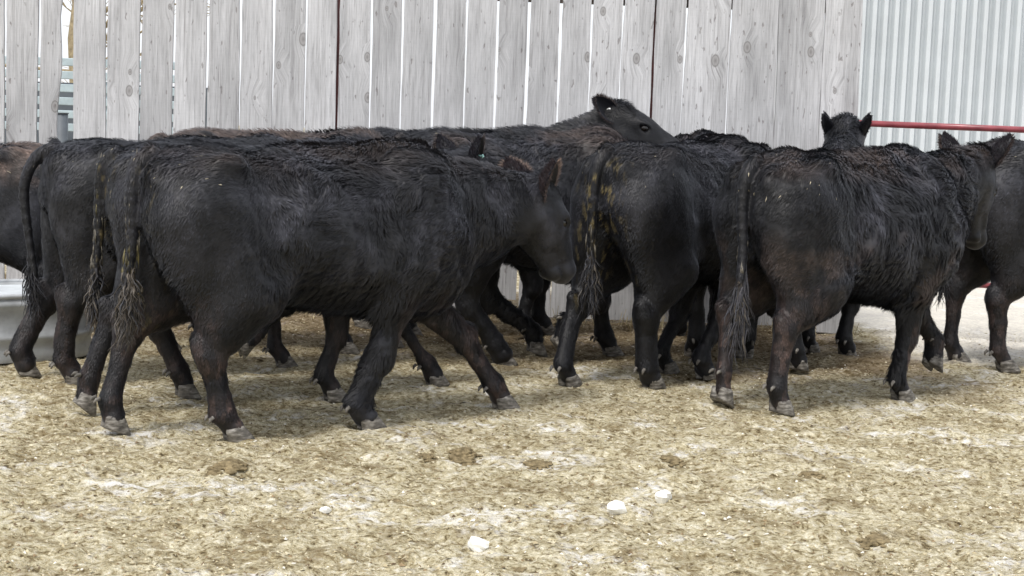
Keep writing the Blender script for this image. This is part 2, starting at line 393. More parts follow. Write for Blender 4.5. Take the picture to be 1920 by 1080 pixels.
# ---------------------------------------------------------------- corrugated building, right
def shed():
    root = empty('corrugated_shed', (0, 0, 0)); tag(root, 'pale corrugated steel shed wall rising beyond the end of the fence', 'shed')
    Yb = 21.0; x0 = at_depth(1560, 120, Yb)[0]; x1 = x0 + 7.5; pitch = 20.5 / FPX * Yb; prof = []
    x = x0; amp = .085
    while x < x1:
        for fr, dy in ((0, 0), (.10, 0), (.30, -amp), (.66, -amp), (.90, 0)):
            prof.append((x + fr * pitch, Yb + dy))
        x += pitch
    v = []; 
    for (px, py) in prof: v += [(px, py, 0.0), (px, py, 6.2)]
    q = [(2 * i, 2 * i + 2, 2 * i + 3, 2 * i + 1) for i in range(len(prof) - 1)]
    n = len(v); v += [(x0, Yb + 9, 0), (x0, Yb + 9, 6.2), (x1, Yb + 9, 0), (x1, Yb + 9, 6.2)]
    q += [(0, 1, n + 1, n), (n, n + 1, n + 3, n + 2), (2 * len(prof) - 2, n + 2, n + 3, 2 * len(prof) - 1)]
    link('wall', np_mesh('shed_wall', v, q, smooth=False), M['steel'], root)
    mb = MB(); mb.box(((x0 + x1) / 2, Yb + 4.5, 6.35), (x1 - x0 + .6, 9.8, .25)); mb.build('roof', M['galv'], root)
shed()

# ---------------------------------------------------------------- red tube gate
def gate():
    Yg = 10.25; a = at_depth(1598, 229, Yg); b = at_depth(2120, 250, Yg - .25)
    root = empty('tube_gate', (a[0], a[1], 0)); tag(root, 'red round tube livestock gate hung past the right end of the fence', 'gate')
    A = Vector((0, 0, 0)); B = Vector((b[0] - a[0], b[1] - a[1], 0)); zt = (a[2] + b[2]) / 2
    for k, z in enumerate((.37, .56, .76, .97, 1.18, zt)):
        mb = MB(); mb.tube([A + Vector((0, 0, z)), B + Vector((0, 0, z + (.0 if k < 5 else b[2] - a[2])))], .0215 if k == 5 else .019, 12); mb.build('rail', M['red'], root, True)
    for p in (A, B):
        mb = MB(); mb.tube([p + Vector((0, 0, .35)), p + Vector((0, 0, zt + (0 if p is A else b[2] - a[2])))], .021, 12); mb.build('upright', M['red'], root, True)
gate()

# ---------------------------------------------------------------- stock tank, left
def tank():
    root = empty('stock_tank', (-3.05, 7.80, 0), R(38)); tag(root, 'low galvanised oblong stock tank at the left edge', 'water trough')
    def outline(hx, hy, r, z, n=10):
        pts = []
        for cx, cy, a0 in ((hx - r, hy - r, 0), (-hx + r, hy - r, 90), (-hx + r, -hy + r, 180), (hx - r, -hy + r, 270)):
            for k in range(n + 1):
                a = R(a0 + 90 * k / n); pts.append((cx + r * math.cos(a), cy + r * math.sin(a), z))
        return pts
    Hx, Hy = .92, .37; zs = [(0, 0), (.008, .03), (.0, .06), (.0, .10), (.014, .115), (.014, .135), (0, .15), (0, .27), (.014, .285), (.014, .305), (0, .32), (.0, .335)]
    rings = [outline(Hx + d, Hy + d, .34 + d, z) for d, z in zs]
    inner = [outline(Hx + d, Hy + d, .34 + d, z) for d, z in ((-.012, .335), (-.012, .05))]
    mb = MB(); mb.loft(rings + inner, caps=False); mb.v += outline(Hx - .012, Hy - .012, .328, .05); n = 44; s = len(mb.v) - n; mb.f.append(tuple(range(s, s + n)))
    mb.build('basin', M['galv'], root, True)
    o1 = outline(Hx + .0, Hy, .34, .338); mb = MB(); mb.tube([Vector(p) for p in o1] + [Vector(o1[0])], .013, 8, caps=False); mb.build('rim', M['galv'], root, True)
    mb = MB(); mb.v += outline(Hx - .014, Hy - .014, .326, .32); mb.f.append(tuple(range(44))); mb.build('water_ice', M['ice'], root)
tank()

# ---------------------------------------------------------------- seen through the fence gap
def behind():
    p = at_depth(120, 180, 15.0); root = empty('stock_trailer', (p[0] + .1, 15.0, 0)); tag(root, 'pale blue slatted livestock trailer glimpsed through the wide fence gap', 'trailer')
    zb = [at_depth(120, y, 15.0)[2] for y in (142, 152, 165, 172, 183, 190, 202, 208)]
    mb = MB(); mb.box((0, .9, .5), (2.2, 1.6, .45)); mb.build('chassis', M['slate'], root, bevel=.02)
    mb = MB(); mb.box((0, 1.0, 1.1), (2.2, .03, 1.0)); mb.build('rear_panel', M['slate'], root)
    for i in range(6):
        z = 1.15 + i * .125; mb = MB(); mb.box((0, 0, z), (2.3, .05, .075)); mb.build('slat', M['bluegrey'], root, bevel=.006)
    for x in (-1.13, -.02 + .35, 1.13): mb = MB(); mb.box((x, .03, .95), (.07, .05, 1.3)); mb.build('upright', M['bluegrey'], root)
    for x in (-.6, .6):
        mb = MB(); mb.tube([(x, -.04, .3), (x, .14, .3)], .3, 20); mb.build('wheel', M['slate'], root, True)
    p = at_depth(115, 240, 13.2); mb = MB(); mb.tube([(0, 0, -.05), (0, 0, at_depth(115, 213, 13.2)[2])], [.058, .055], 12); mb.tube([(0, 0, at_depth(115, 213, 13.2)[2]), (0, 0, at_depth(115, 211, 13.2)[2])], .062, 12)
    o = mb.build('metal_post', M['slate'], None, True); o.location = (p[0], 13.2, 0); tag(o, 'dark grey round post behind the wide fence gap', 'post')
    # bare tree
    p = at_depth(132, 60, 19.0); root = empty('bare_tree', (p[0] + .1, 19.0, 0)); tag(root, 'leafless pale tree with tangled branches behind the left of the fence', 'tree')
    rr = random.Random(4); tr = MB(); tr.tube([(0, 0, -.1), (.05, 0, 1.2), (-.03, 0, 2.2), (.08, .05, 3.6)], [.17, .13, .10, .05], 10); tr.build('trunk', M['bark'], root, True)
    cr_ = MB()
    def br(p0, d, L, r, dep):
        p1 = p0 + d * L * .5 + Vector((rr.uniform(-1, 1), rr.uniform(-1, 1), rr.uniform(-.3, .6))) * L * .09; p2 = p1 + (d + Vector((rr.uniform(-.4, .4), rr.uniform(-.4, .4), rr.uniform(-.1, .3)))).normalized() * L * .5
        cr_.tube([p0, p1, p2], [r, r * .8, r * .5], 5, caps=False)
        if dep:
            for q in range(3): br(p1.lerp(p2, rr.random()), (d + Vector((rr.uniform(-1, 1), rr.uniform(-1, 1), rr.uniform(-.5, .8)))).normalized(), L * .62, r * .5, dep - 1)
    for k in range(17):
        a = rr.random() * 6.28; z = rr.uniform(1.2, 3.5); br(Vector((0, 0, z)), Vector((math.cos(a), math.sin(a), rr.uniform(.0, .9))).normalized(), rr.uniform(.7, 1.3), .035, 3)
    cr_.build('crown', M['bark'], root, True)
behind()

# ---------------------------------------------------------------- cow: distance field body
def surface_nets(F, org, h):
    nx, ny, nz = F.shape; S = F < 0
    c = [S[a:nx - 1 + a, b:ny - 1 + b, d:nz - 1 + d] for a in (0, 1) for b in (0, 1) for d in (0, 1)]
    cnt = sum(x.astype(np.int8) for x in c); act = (cnt > 0) & (cnt < 8)
    I = np.argwhere(act); vid = -np.ones(act.shape, np.int64); vid[act] = np.arange(len(I))
    offs = [(a, b, d) for a in (0, 1) for b in (0, 1) for d in (0, 1)]
    val = {o: F[I[:, 0] + o[0], I[:, 1] + o[1], I[:, 2] + o[2]] for o in offs}
    acc = np.zeros((len(I), 3)); n = np.zeros(len(I))
    for o in offs:
        for ax in range(3):
            if o[ax] == 0:
                o2 = list(o); o2[ax] = 1; o2 = tuple(o2); a, b = val[o], val[o2]; cr = (a < 0) != (b < 0)
                t = np.where(cr, a / np.where(a == b, 1, a - b), 0); p = np.zeros((len(I), 3)); p[:] = o; p[:, ax] = t
                acc += p * cr[:, None]; n += cr
    V = (I + acc / n[:, None]) * h + org
    g = np.zeros((len(I), 3))
    for o in offs:
        for ax in range(3): g[:, ax] += val[o] * (1 if o[ax] else -1)
    g /= np.maximum(np.linalg.norm(g, axis=1, keepdims=True), 1e-9)
    Q = []
    for ax in range(3):
        a1, a2 = [(1, 2), (2, 0), (0, 1)][ax]
        sl0 = [slice(None)] * 3; sl1 = [slice(None)] * 3; sl0[ax] = slice(0, -1); sl1[ax] = slice(1, None)
        for s_ in (sl0, sl1):
            s_[a1] = slice(1, -1); s_[a2] = slice(1, -1)
        A = S[tuple(sl0)]; B = S[tuple(sl1)]; E = np.argwhere(A != B); ins = A[tuple(E.T)]
        E[:, a1] += 1; E[:, a2] += 1
        def cell(d1, d2):
            e = E.copy(); e[:, a1] += d1; e[:, a2] += d2; return vid[tuple(e.T)]
        q = np.stack([cell(-1, -1), cell(0, -1), cell(0, 0), cell(-1, 0)], 1); q[~ins] = q[~ins][:, ::-1]; Q.append(q)
    return V, np.concatenate(Q), g

class Field:
    def __init__(s, lo, hi, h):
        s.h = h; s.lo = np.array(lo, float); n = np.ceil((np.array(hi) - s.lo) / h).astype(int) + 1; s.n = n
        s.ax = [s.lo[i] + np.arange(n[i]) * h for i in range(3)]; s.F = np.full(n, .5, np.float32)
    def region(s, lo, hi, pad):
        i0 = np.maximum(np.floor((np.array(lo) - pad - s.lo) / s.h).astype(int), 0); i1 = np.minimum(np.ceil((np.array(hi) + pad - s.lo) / s.h).astype(int) + 1, s.n)
        if (i1 <= i0).any(): return None
        sl = tuple(slice(a, b) for a, b in zip(i0, i1)); g = np.meshgrid(*[s.ax[i][sl[i]] for i in range(3)], indexing='ij', sparse=True)
        return sl, g
    def union(s, sl, d, k):
        a = s.F[sl]
        if k > 0:
            hh = np.clip(.5 + .5 * (a - d) / k, 0, 1); s.F[sl] = a * (1 - hh) + d * hh - k * hh * (1 - hh)
        else: s.F[sl] = np.minimum(a, d)
    def cone(s, a, b, ra, rb, k=.03, sub=False):
        a = np.array(a, float); b = np.array(b, float); rm = max(ra, rb); pad = rm + k + .05 + s.h * 2
        rg = s.region(np.minimum(a, b), np.maximum(a, b), pad)
        if rg is None: return
        sl, (X, Y, Z) = rg; ab = b - a; L2 = max(ab @ ab, 1e-9)
        t = np.clip(((X - a[0]) * ab[0] + (Y - a[1]) * ab[1] + (Z - a[2]) * ab[2]) / L2, 0, 1)
        d = np.sqrt((X - a[0] - t * ab[0]) ** 2 + (Y - a[1] - t * ab[1]) ** 2 + (Z - a[2] - t * ab[2]) ** 2) - (ra + (rb - ra) * t)
        if sub:
            c = s.F[sl]; e = -d; hh = np.clip(.5 - .5 * (c - e) / max(k, 1e-4), 0, 1); s.F[sl] = c * (1 - hh) + e * hh + k * hh * (1 - hh)
        else: s.union(sl, d, k)
    def ell(s, c, r, fr=None, k=.03, sub=False):
        c = np.array(c, float); r = np.array(r, float); fr = np.eye(3) if fr is None else fr      # rows = axes
        rm = r.max(); rg = s.region(c, c, rm + k + .05 + s.h * 2)
        if rg is None: return
        sl, (X, Y, Z) = rg; q = [(X - c[0]) * fr[i][0] + (Y - c[1]) * fr[i][1] + (Z - c[2]) * fr[i][2] for i in range(3)]
        k0 = np.sqrt(sum((q[i] / r[i]) ** 2 for i in range(3))); k1 = np.sqrt(sum((q[i] / r[i] ** 2) ** 2 for i in range(3))) + 1e-9; d = k0 * (k0 - 1) / k1
        if sub:
            a = s.F[sl]; e = -d; hh = np.clip(.5 - .5 * (a - e) / max(k, 1e-4), 0, 1); s.F[sl] = a * (1 - hh) + e * hh + k * hh * (1 - hh)
        else: s.union(sl, d, k)

def two_bone(a, b, l1, l2, hint):
    a = np.array(a, float); b = np.array(b, float); d = b - a; L = np.linalg.norm(d)
    if L > (l1 + l2) * .995: kx = L / ((l1 + l2) * .995); l1 *= kx; l2 *= kx
    u = d / L; x = (l1 * l1 - l2 * l2 + L * L) / (2 * L); h = math.sqrt(max(l1 * l1 - x * x, 0)); p = np.array(hint, float); p -= u * (p @ u); p /= np.linalg.norm(p)
    return a + u * x + p * h

TR = np.array([  # x, top, bottom, half width, height of the widest level (0..1)
    (-.69, 1.06, .86, .07), (-.655, 1.115, .78, .145), (-.58, 1.155, .68, .205), (-.46, 1.182, .66, .248), (-.30, 1.165, .605, .258), (-.10, 1.150, .535, .280),
    (.08, 1.146, .492, .294), (.24, 1.155, .482, .276), (.38, 1.178, .470, .236), (.50, 1.160, .50, .205), (.60, 1.11, .56, .160), (.67, 1.03, .66, .10)])

def hoof_mesh(parent, O, F3, U3, s):
    """two horn claws; O sole centre, F3 toe direction, U3 up"""
    F3 = np.array(F3); U3 = np.array(U3); S3 = np.cross(U3, F3); mb = MB()
    for sd_ in (-1, 1):
        rings = []
        for (zz, ln, wd, off) in ((0, .056, .0235, .012), (.006, .057, .0250, .012), (.030, .050, .0245, .002), (.052, .042, .0230, -.008), (.062, .036, .021, -.012)):
            rg = []
            for k in range(14):
                a = 2 * math.pi * k / 14; cx_ = math.cos(a); sx_ = math.sin(a)
                xx = off + ln * cx_ * (1 if cx_ > 0 else .82); yy = wd * sx_ * (1 - .30 * max(cx_, 0) ** 2) + sd_ * (.026 + .006 * cx_ * (1 - zz / .07))
                tilt = zz - (.012 if cx_ < 0 and zz > .04 else 0)
                rg.append(np.array(O) + s * (F3 * xx + S3 * yy + U3 * tilt))
            rings.append(rg)
        mb.loft(rings)
    return mb.build('hoof', M['hoof'], parent, True)

BLACK = np.array((.0085, .0087, .0128))
def make_cow(label, org, heading, s, feet, poll, hyaw, hpitch, detail=1.0, brown_top=0.0, brown_leg=0.0, shag=1.0, dung=0.0, tail=None, ear_pose=(0, 0), ear_tag=None,
             head_visible=True, seed=1, tail_dung=0., ears_brown=.5, h=None, top_adj=0., flankbrown=0., lx=1.0, hsc=1.10, ear_w=1.0, curls=1.0, sw_len=.27, sw_tone=1.0, belly_drop=0., yellow=None):
    rg = np.random.default_rng(seed); th = R(heading); fw = np.array([math.cos(th), math.sin(th), 0]); lf = np.array([-math.sin(th), math.cos(th), 0])
    org = np.array([org[0], org[1], 0.])
    root = empty('cow', org, th); tag(root, label, 'cow', 'black cattle herded along the board fence')
    s0 = s; s = np.array([s * lx, s, s])
    w2 = lambda p: org + s0 * (p[0] * lx * fw + p[1] * lf + p[2] * np.array([0, 0, 1.]))
    # ---- legs: joints
    legs = {}
    for key, (px, lift, pitch) in feet.items():
        hind = key[0] == 'H'; sgn = 1 if key[1] == 'L' else -1; y = sgn * (.135 if hind else .115)
        if px is None: x = -.53 if hind else .40
        elif abs(px) < 3: x = px
        else:
            lo_, hi_ = -1.6, 1.6
            for _ in range(40):
                mid = (lo_ + hi_) / 2
                if project(w2((mid, y, .03)))[0] < px: lo_ = mid
                else: hi_ = mid
            x = mid
        pr = R(pitch); F3 = np.array([math.cos(pr), 0, -math.sin(pr)]); U3 = np.array([math.sin(pr), 0, math.cos(pr)])
        O = np.array([x, y, lift + .068 * abs(math.sin(pr)) - .004])
        fet = O + F3 * (-.048) + U3 * .118
        if hind:
            dx = x + .53; st = np.array([-.375 + .20 * dx, sgn * .165, .575 + .02 * abs(dx)]); hip = np.array([-.47, sgn * .12, .93])
            dl = np.linalg.norm(fet - st); hk = two_bone(st, fet, min(.30, max(.235, dl * .535)), min(.30, max(.24, dl * .545)), (-1, 0, .1))
            legs[key] = (hip, st, hk, fet, O, F3, U3)
        else:
            dx = x - .40; el = np.array([.36 + .30 * dx, sgn * .135, .555]); sh = np.array([.47 + .1 * dx, sgn * .155, .80])
            kn = two_bone(el, fet, .25, .20, (1, 0, .1))
            legs[key] = (sh, el, kn, fet, O, F3, U3)
    # ---- head frame
    poll = np.array(poll, float); ya, pi_ = R(hyaw), R(hpitch)
    hd = np.array([math.cos(pi_) * math.cos(ya), math.cos(pi_) * math.sin(ya), -math.sin(pi_)]); hs = np.array([-math.sin(ya), math.cos(ya), 0]); hu = np.cross(hd, hs)
    HS = hsc; H = lambda a, b, c: poll + (hd * a + hs * b + hu * c) * HS
    fr = np.array([hd, hs, hu])
    # ---- tail path
    tp = tail or [(-.655, 0, 1.125), (-.725, .0, 1.07), (-.765, .0, .93), (-.765, .0, .70), (-.75, .0, .55)]
    tp = [np.array(q, float) for q in tp]
    ends = [poll, H(.45, 0, 0)] + [l[4] for l in legs.values()] + tp
    E = np.array(ends); lo = np.minimum(E.min(0) - .1, (-.86, -.36, 0)); hi = np.maximum(E.max(0) + .18, (.75, .36, 1.25)); lo[2] = -.02
    hh = h or .011
    F = Field(lo, hi, hh)
    # trunk
    sl, (X, Y, Z) = F.region((-.75, -.4, .3), (.74, .4, 1.3), 0)
    xs = X.ravel(); tx = TR[:, 0]; top = np.interp(xs, tx, TR[:, 1]) + top_adj * np.exp(-((xs + .45) / .25) ** 2); bot = np.interp(xs, tx, TR[:, 2]) - belly_drop * np.exp(-((xs - .0) / .5) ** 4); wd = np.interp(xs, tx, TR[:, 3])
    ks = np.array([.25, .5, .25])
    for a_ in (top, bot, wd):
        for _ in range(6): a_[1:-1] = np.convolve(a_, ks, 'valid')
    sh3 = (len(xs), 1, 1); cz = ((top + bot) / 2).reshape(sh3); hz = ((top - bot) / 2).reshape(sh3); wd = wd.reshape(sh3)
    zz = (Z - cz) / hz; zc = np.clip(zz, -1.1, 1.1); ww = wd * (1 - .10 * zc - .10 * zc ** 2)               # barrel: fuller low
    p_ = 2.25; kk = (np.abs(Y / ww) ** p_ + np.abs(zz) ** p_) ** (1 / p_)
    d = (kk - 1) * np.minimum(ww, hz) * .95
    d = np.maximum(d, np.maximum(-.70 - X, X - .68))
    F.union(sl, d.astype(np.float32), 0)
    # shoulder, hip, rump masses
    for sg in (-1, 1):
        F.ell((.40, sg * .13, .92), (.15, .13, .25), k=.08)
        F.ell((.33, sg * .17, .74), (.13, .10, .16), k=.07)
        F.ell((-.42, sg * .195, 1.10), (.07, .055, .050), k=.05)          # hook bone
        F.ell((-.645, sg * .10, 1.04), (.055, .050, .06), k=.045)           # pin bone
        F.cone((.33, sg * .12, 1.12), (.47, sg * .185, .84), .045, .060, .045)         # shoulder blade ridge
        F.ell((-.53, sg * .125, .88), (.15, .115, .23), k=.06)
    F.ell((.56, 0, .68), (.13, .13, .18), k=.08)                              # brisket
    F.ell((.15, 0, 1.13), (.35, .05, .045), k=.06); F.ell((.36, 0, 1.16), (.12, .05, .045), k=.05)
    for key, (j0, j1, j2, fet, O, F3, U3) in legs.items():
        sgn = 1 if key[1] == 'L' else -1
        if key[0] == 'H':
            F.cone(j0, j1 + np.array([0, 0, .03]), .172, .135, .08); F.cone(j0 + np.array([-.09, 0, -.06]), j1 * .35 + j2 * .65 + np.array([-.01, 0, .06]), .132, .086, .07)
            F.cone(j1, j2, .114, .055, .055); F.cone(j1 + np.array([.04, -.02 * sgn, -.0]), np.array([-.20, sgn * .17, .66]), .08, .05, .08); F.cone(j2 + np.array([-.030, 0, .035]), j2 + np.array([.0, 0, -.05]), .034, .040, .03)
            F.cone(j2 + np.array([-.045, 0, .045]), j2 + np.array([-.03, 0, .0]), .026, .028, .03)
            mid = (j2 + fet) / 2
            F.cone(j2, mid, .050, .038, .02); F.cone(mid, fet, .038, .044, .02); F.cone(j2 + np.array([-.03, 0, .02]), fet + U3 * .02 - F3 * .018, .026, .022, .015)
        else:
            F.cone(j0, j1, .128, .096, .07); F.cone(j1, j2, .090, .050, .045)
            F.cone(j2 + np.array([.008, 0, .03]), j2 + np.array([.004, 0, -.03]), .046, .043, .02); mid = (j2 + fet) / 2
            F.cone(j2, mid, .043, .034, .02); F.cone(mid, fet, .034, .042, .02); F.cone(j2 + np.array([-.02, 0, -.01]), fet + U3 * .02 - F3 * .016, .026, .022, .015)
        cor = O + U3 * .055 + F3 * -.008
        F.cone(fet, cor, .042, .046, .02)
        for q in (-1, 1): F.cone(cor + np.array([0, q * .02, 0]), cor + np.array([0, q * .02, 0]) - U3 * .004, .034, .034, .01)
    # neck
    nb_top = np.array([.42, 0, .975]); nb_low = np.array([.52, 0, .80])
    hb_top = H(.0, 0, -.065); hb_low = H(.09, 0, -.145)
    for t0, t1 in ((0, .5), (.5, 1)):
        A = nb_top + (hb_top - nb_top) * t0; B = nb_top + (hb_top - nb_top) * t1; ra = .160 + (.085 - .160) * t0; rb = .160 + (.085 - .160) * t1
        F.cone(A, B, ra, rb, .06)
        A = nb_low + (hb_low - nb_low) * t0; B = nb_low + (hb_low - nb_low) * t1; ra = .165 + (.085 - .165) * t0; rb = .165 + (.085 - .165) * t1
        F.cone(A, B, ra, rb, .06)
    A = (nb_top + nb_low) / 2; B = (hb_top + hb_low) / 2; F.cone(A, B, .17, .085, .06)
    # head
    F.cone(H(.03, 0, -.05), H(.17, 0, -.045), .088 * HS, .080 * HS, .04)
    F.ell(H(.015, 0, .0), np.array((.05, .062, .045)) * HS, fr, .04)                        # poll
    F.ell(H(.12, 0, -.015), np.array((.10, .088, .055)) * HS, fr, .04)                      # forehead
    F.cone(H(.17, 0, -.035), H(.36, 0, -.045), .070 * HS, .047 * HS, .03)
    F.cone(H(.12, 0, -.13), H(.33, 0, -.095), .058 * HS, .034 * HS, .035)
    for sg in (-1, 1):
        F.cone(H(.09, sg * .045, -.10), H(.20, sg * .035, -.085), .055 * HS, .040 * HS, .03)
        F.ell(H(.145, sg * .074, .004), np.array((.042, .022, .018)) * HS, fr, .010); F.cone(H(.19, sg * .058, -.06), H(.30, sg * .040, -.055), .022 * HS, .016 * HS, .02)           # brow
    F.cone(H(.10, sg * .070, -.075), H(.16, sg * .062, -.11), .034 * HS, .028 * HS, .02) if False else None; F.ell(H(.375, 0, -.055), np.array((.052, .060, .050)) * HS, fr, .025)                    # muzzle
    F.cone(H(.35, -.02, -.105), H(.35, .02, -.105), .030 * HS, .030 * HS, .015)         # chin
    if detail >= .8:
        for sg in (-1, 1):
            F.ell(H(.165, sg * .088, -.012), np.array((.026, .018, .017)) * HS, fr, .006, sub=True)
            F.ell(H(.415, sg * .036, -.040), np.array((.014, .013, .020)) * HS, fr, .005, sub=True)
            F.cone(H(.30, sg * .055, -.088), H(.41, sg * .040, -.090), .008 * HS, .007 * HS, .006, sub=True)
    # tail
    nT = len(tp)
    # smooth the path
    P = []
    for i in range(nT - 1):
        p0 = tp[max(i - 1, 0)]; p1 = tp[i]; p2 = tp[i + 1]; p3 = tp[min(i + 2, nT - 1)]
        for q in range(4):
            t = q / 4; P.append(.5 * ((2 * p1) + (-p0 + p2) * t + (2 * p0 - 5 * p1 + 4 * p2 - p3) * t * t + (-p0 + 3 * p1 - 3 * p2 + p3) * t ** 3))
    P.append(tp[-1])
    for i in range(len(P) - 1):
        ra = .032 - .016 * i / len(P); rb = .032 - .016 * (i + 1) / len(P); F.cone(P[i], P[i + 1], ra, rb, .012)
    V, Q, N = surface_nets(F.F, F.lo, hh)
    # relax a little
    for _ in range(2):
        acc = np.zeros_like(V); cn = np.zeros(len(V))
        for a_, b2 in ((0, 1), (1, 2), (2, 3), (3, 0)):
            np.add.at(acc, Q[:, a_], V[Q[:, b2]]); np.add.at(cn, Q[:, a_], 1)
        V = V * .5 + .5 * acc / np.maximum(cn, 1)[:, None]
    tailP = np.array(P[2:])
    def tail_mask(p):
        c_ = p[:, 0] < -.62; o_ = np.zeros(len(p)); q_ = p[c_]
        if len(q_): o_[c_] = np.clip((.052 - np.min(np.linalg.norm(q_[:, None] - tailP[None], axis=2), axis=1)) / .012, 0, 1)
        return o_
    # ---- regions
    def regions(p):
        leg = np.clip((.60 - p[:, 2]) / .12, 0, 1) * np.clip(1.0 - (np.abs(p[:, 0] - .10) < .28), 0, 1)
        low = np.clip((.50 - p[:, 2]) / .08, 0, 1); leg = np.maximum(leg * .0, low * ((p[:, 0] < -.15) | (p[:, 0] > .27)))
        e = (p - poll) / HS; ha = e @ hd; r2 = np.linalg.norm(e - np.outer(ha, hd) - hu * -.06, axis=1)
        head = np.clip((.20 - r2) / .05, 0, 1) * np.clip((ha + .05) / .08, 0, 1) * (p[:, 0] > .55)
        hip = np.clip((-.22 - p[:, 0]) / .15, 0, 1) * (1 - leg)
        return leg, head, hip, ha
    leg, head, hip, ha = regions(V)
    sh_ = shag * (1 - leg) * (1 - head) * (1 - .65 * hip)
    warp = np.stack([vnoise(V, 7, seed + i) for i in range(3)], 1) * .16
    st_ = (V + warp) * np.array([1, 1, .55])
    rd = 1 - np.abs(2 * fbm(st_, 17, 2, seed) - 1) * 2
    tm = tail_mask(V)
    V = V + N * (1 - tm)[:, None] * ((rd - .3) * .007 * sh_ + (fbm(V, 4.5, 2, seed + 5) - .5) * .042 + (fbm(V + warp, 11, 2, seed + 6) - .5) * .030 * sh_ * (1 - leg) * (1 - head * .8) + (fbm(V * np.array([1, 1, .6]), 26, 2, seed + 3) - .5) * (.006 + .006 * leg))[:, None]
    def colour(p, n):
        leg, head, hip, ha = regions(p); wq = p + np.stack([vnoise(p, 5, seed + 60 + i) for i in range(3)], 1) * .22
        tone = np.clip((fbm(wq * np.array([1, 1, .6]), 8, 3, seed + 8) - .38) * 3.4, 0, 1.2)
        lit = (tone ** 1.6 * (1 - .5 * leg) * (1 - .3 * head) * (1 - .45 * hip) * np.clip((p[:, 2] - .45) / .35, .25, 1))[:, None]  # soft highlights painted into the coat, fading to a shaded belly
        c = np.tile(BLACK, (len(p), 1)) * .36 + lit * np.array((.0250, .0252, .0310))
        brown = np.array((.052, .034, .029)); tan = np.array((.095, .068, .056))
        a = np.clip((p[:, 2] - (1.04 if brown_top < 2 else .90)) / .1, 0, 1) * np.clip(n[:, 2] + (.2 if brown_top < 2 else .25), 0, 1) * brown_top * np.clip((fbm(p, 5, 3, seed + 9) - .35) * 4, 0, 1) * (1 - head)
        c = c + a[:, None] * (tan - c)
        a = np.clip((.62 - p[:, 2]) / .35, 0, 1) * brown_leg * np.clip((fbm(p, 7, 3, seed + 11) - .30) * 3.0, 0, 1)
        a = a * (.35 + .9 * (vnoise(p * np.array([1, 1, .5]), 38, seed + 12) > .5)); a = a * ((np.abs(p[:, 1]) > .05) & ((p[:, 0] < -.1) | (p[:, 0] > .3)))
        c = c + a[:, None] * (brown - c)
        if flankbrown:
            a = flankbrown * (p[:, 0] < .45) * np.clip((fbm(p, 7, 4, seed + 15) - .55) * 9, 0, 1) * np.clip((.86 - p[:, 2]) / .15, 0, 1) * np.clip((p[:, 2] - .40) / .1, 0, 1); c = c + a[:, None] * (tan * .9 - c)
        if dung:
            rear = np.clip((-.50 - p[:, 0]) / .12, 0, 1) * np.clip((p[:, 2] - .35) / .1, 0, 1) * np.clip((1.12 - p[:, 2]) / .08, 0, 1)
            a = dung * rear * np.clip((fbm(p * np.array([1, 1, .35]), 48, 3, seed + 13) - .57) * 12, 0, 1) * np.clip((fbm(p, 7, 2, seed + 14) - .45) * 7, 0, 1) * np.clip((.17 - np.abs(p[:, 1])) / .08, 0, 1); c = c + (.8 * a)[:, None] * (np.array((.21, .165, .07)) - c)
        nose = np.clip((ha - .385) / .02, 0, 1) * head; c = c + (nose * .7)[:, None] * (np.array((.03, .03, .034)) - c)
        return c
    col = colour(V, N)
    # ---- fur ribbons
    nf = int(100000 * detail)
    qa = V[Q]; ar = np.linalg.norm(np.cross(qa[:, 2] - qa[:, 0], qa[:, 3] - qa[:, 1]), axis=1); ar = ar * (1 + 1.2 * leg[Q[:, 0]] + .8 * head[Q[:, 0]]); cdf = np.cumsum(ar); cdf /= cdf[-1]
    fi = np.searchsorted(cdf, rg.random(nf)); fi = np.minimum(fi, len(Q) - 1); uv = rg.random((nf, 2))
    wts = np.stack([(1 - uv[:, 0]) * (1 - uv[:, 1]), uv[:, 0] * (1 - uv[:, 1]), uv[:, 0] * uv[:, 1], (1 - uv[:, 0]) * uv[:, 1]], 1)
    p = (qa[fi] * wts[:, :, None]).sum(1); n = (N[Q[fi]] * wts[:, :, None]).sum(1); n /= np.linalg.norm(n, axis=1, keepdims=True) + 1e-9
    leg, head, hip, ha = regions(p)
    ok = ~((ha > .33) & (head > .3)) & (p[:, 2] > .085); p, n, leg, head, hip, ha = p[ok], n[ok], leg[ok], head[ok], hip[ok], ha[ok]; nf = len(p)
    topz = np.clip((p[:, 2] - .95) / .2, 0, 1)
    fl = np.stack([-.55 - .6 * topz + .55 * leg, np.zeros(nf), -.8 + .6 * topz], 1); fl[leg > .5] = (-.12, 0, -1)
    tm = tail_mask(p); fl[tm > .3] = (-.05, 0, -1)
    fl = fl * (1 - head)[:, None] + head[:, None] * (hd * 1.0)
    fl -= n * (fl * n).sum(1)[:, None]; fl /= np.linalg.norm(fl, axis=1, keepdims=True) + 1e-6
    sh_ = shag * (1 - leg) * (1 - head * .8) * (1 - .55 * hip)
    sh_ = sh_ * (1 - tm)
    ang = ((fbm(p, 4.5, 2, seed + 21) - .5) * 3.6 + (vnoise(p, 14, seed + 22) - .5) * 1.0) * sh_ + (rg.random(nf) - .5) * .3
    bt = np.cross(n, fl); dr = fl * np.cos(ang)[:, None] + bt * np.sin(ang)[:, None]
    belly = np.clip((-n[:, 2] - .2) / .5, 0, 1) * (p[:, 2] > .42)
    dr = dr * (1 - belly)[:, None] + belly[:, None] * np.array([-.8, 0, -.5]); 
    pollz = head * np.clip((.10 - ha) / .08, 0, 1) * np.clip((n * hu).sum(1), 0, 1)
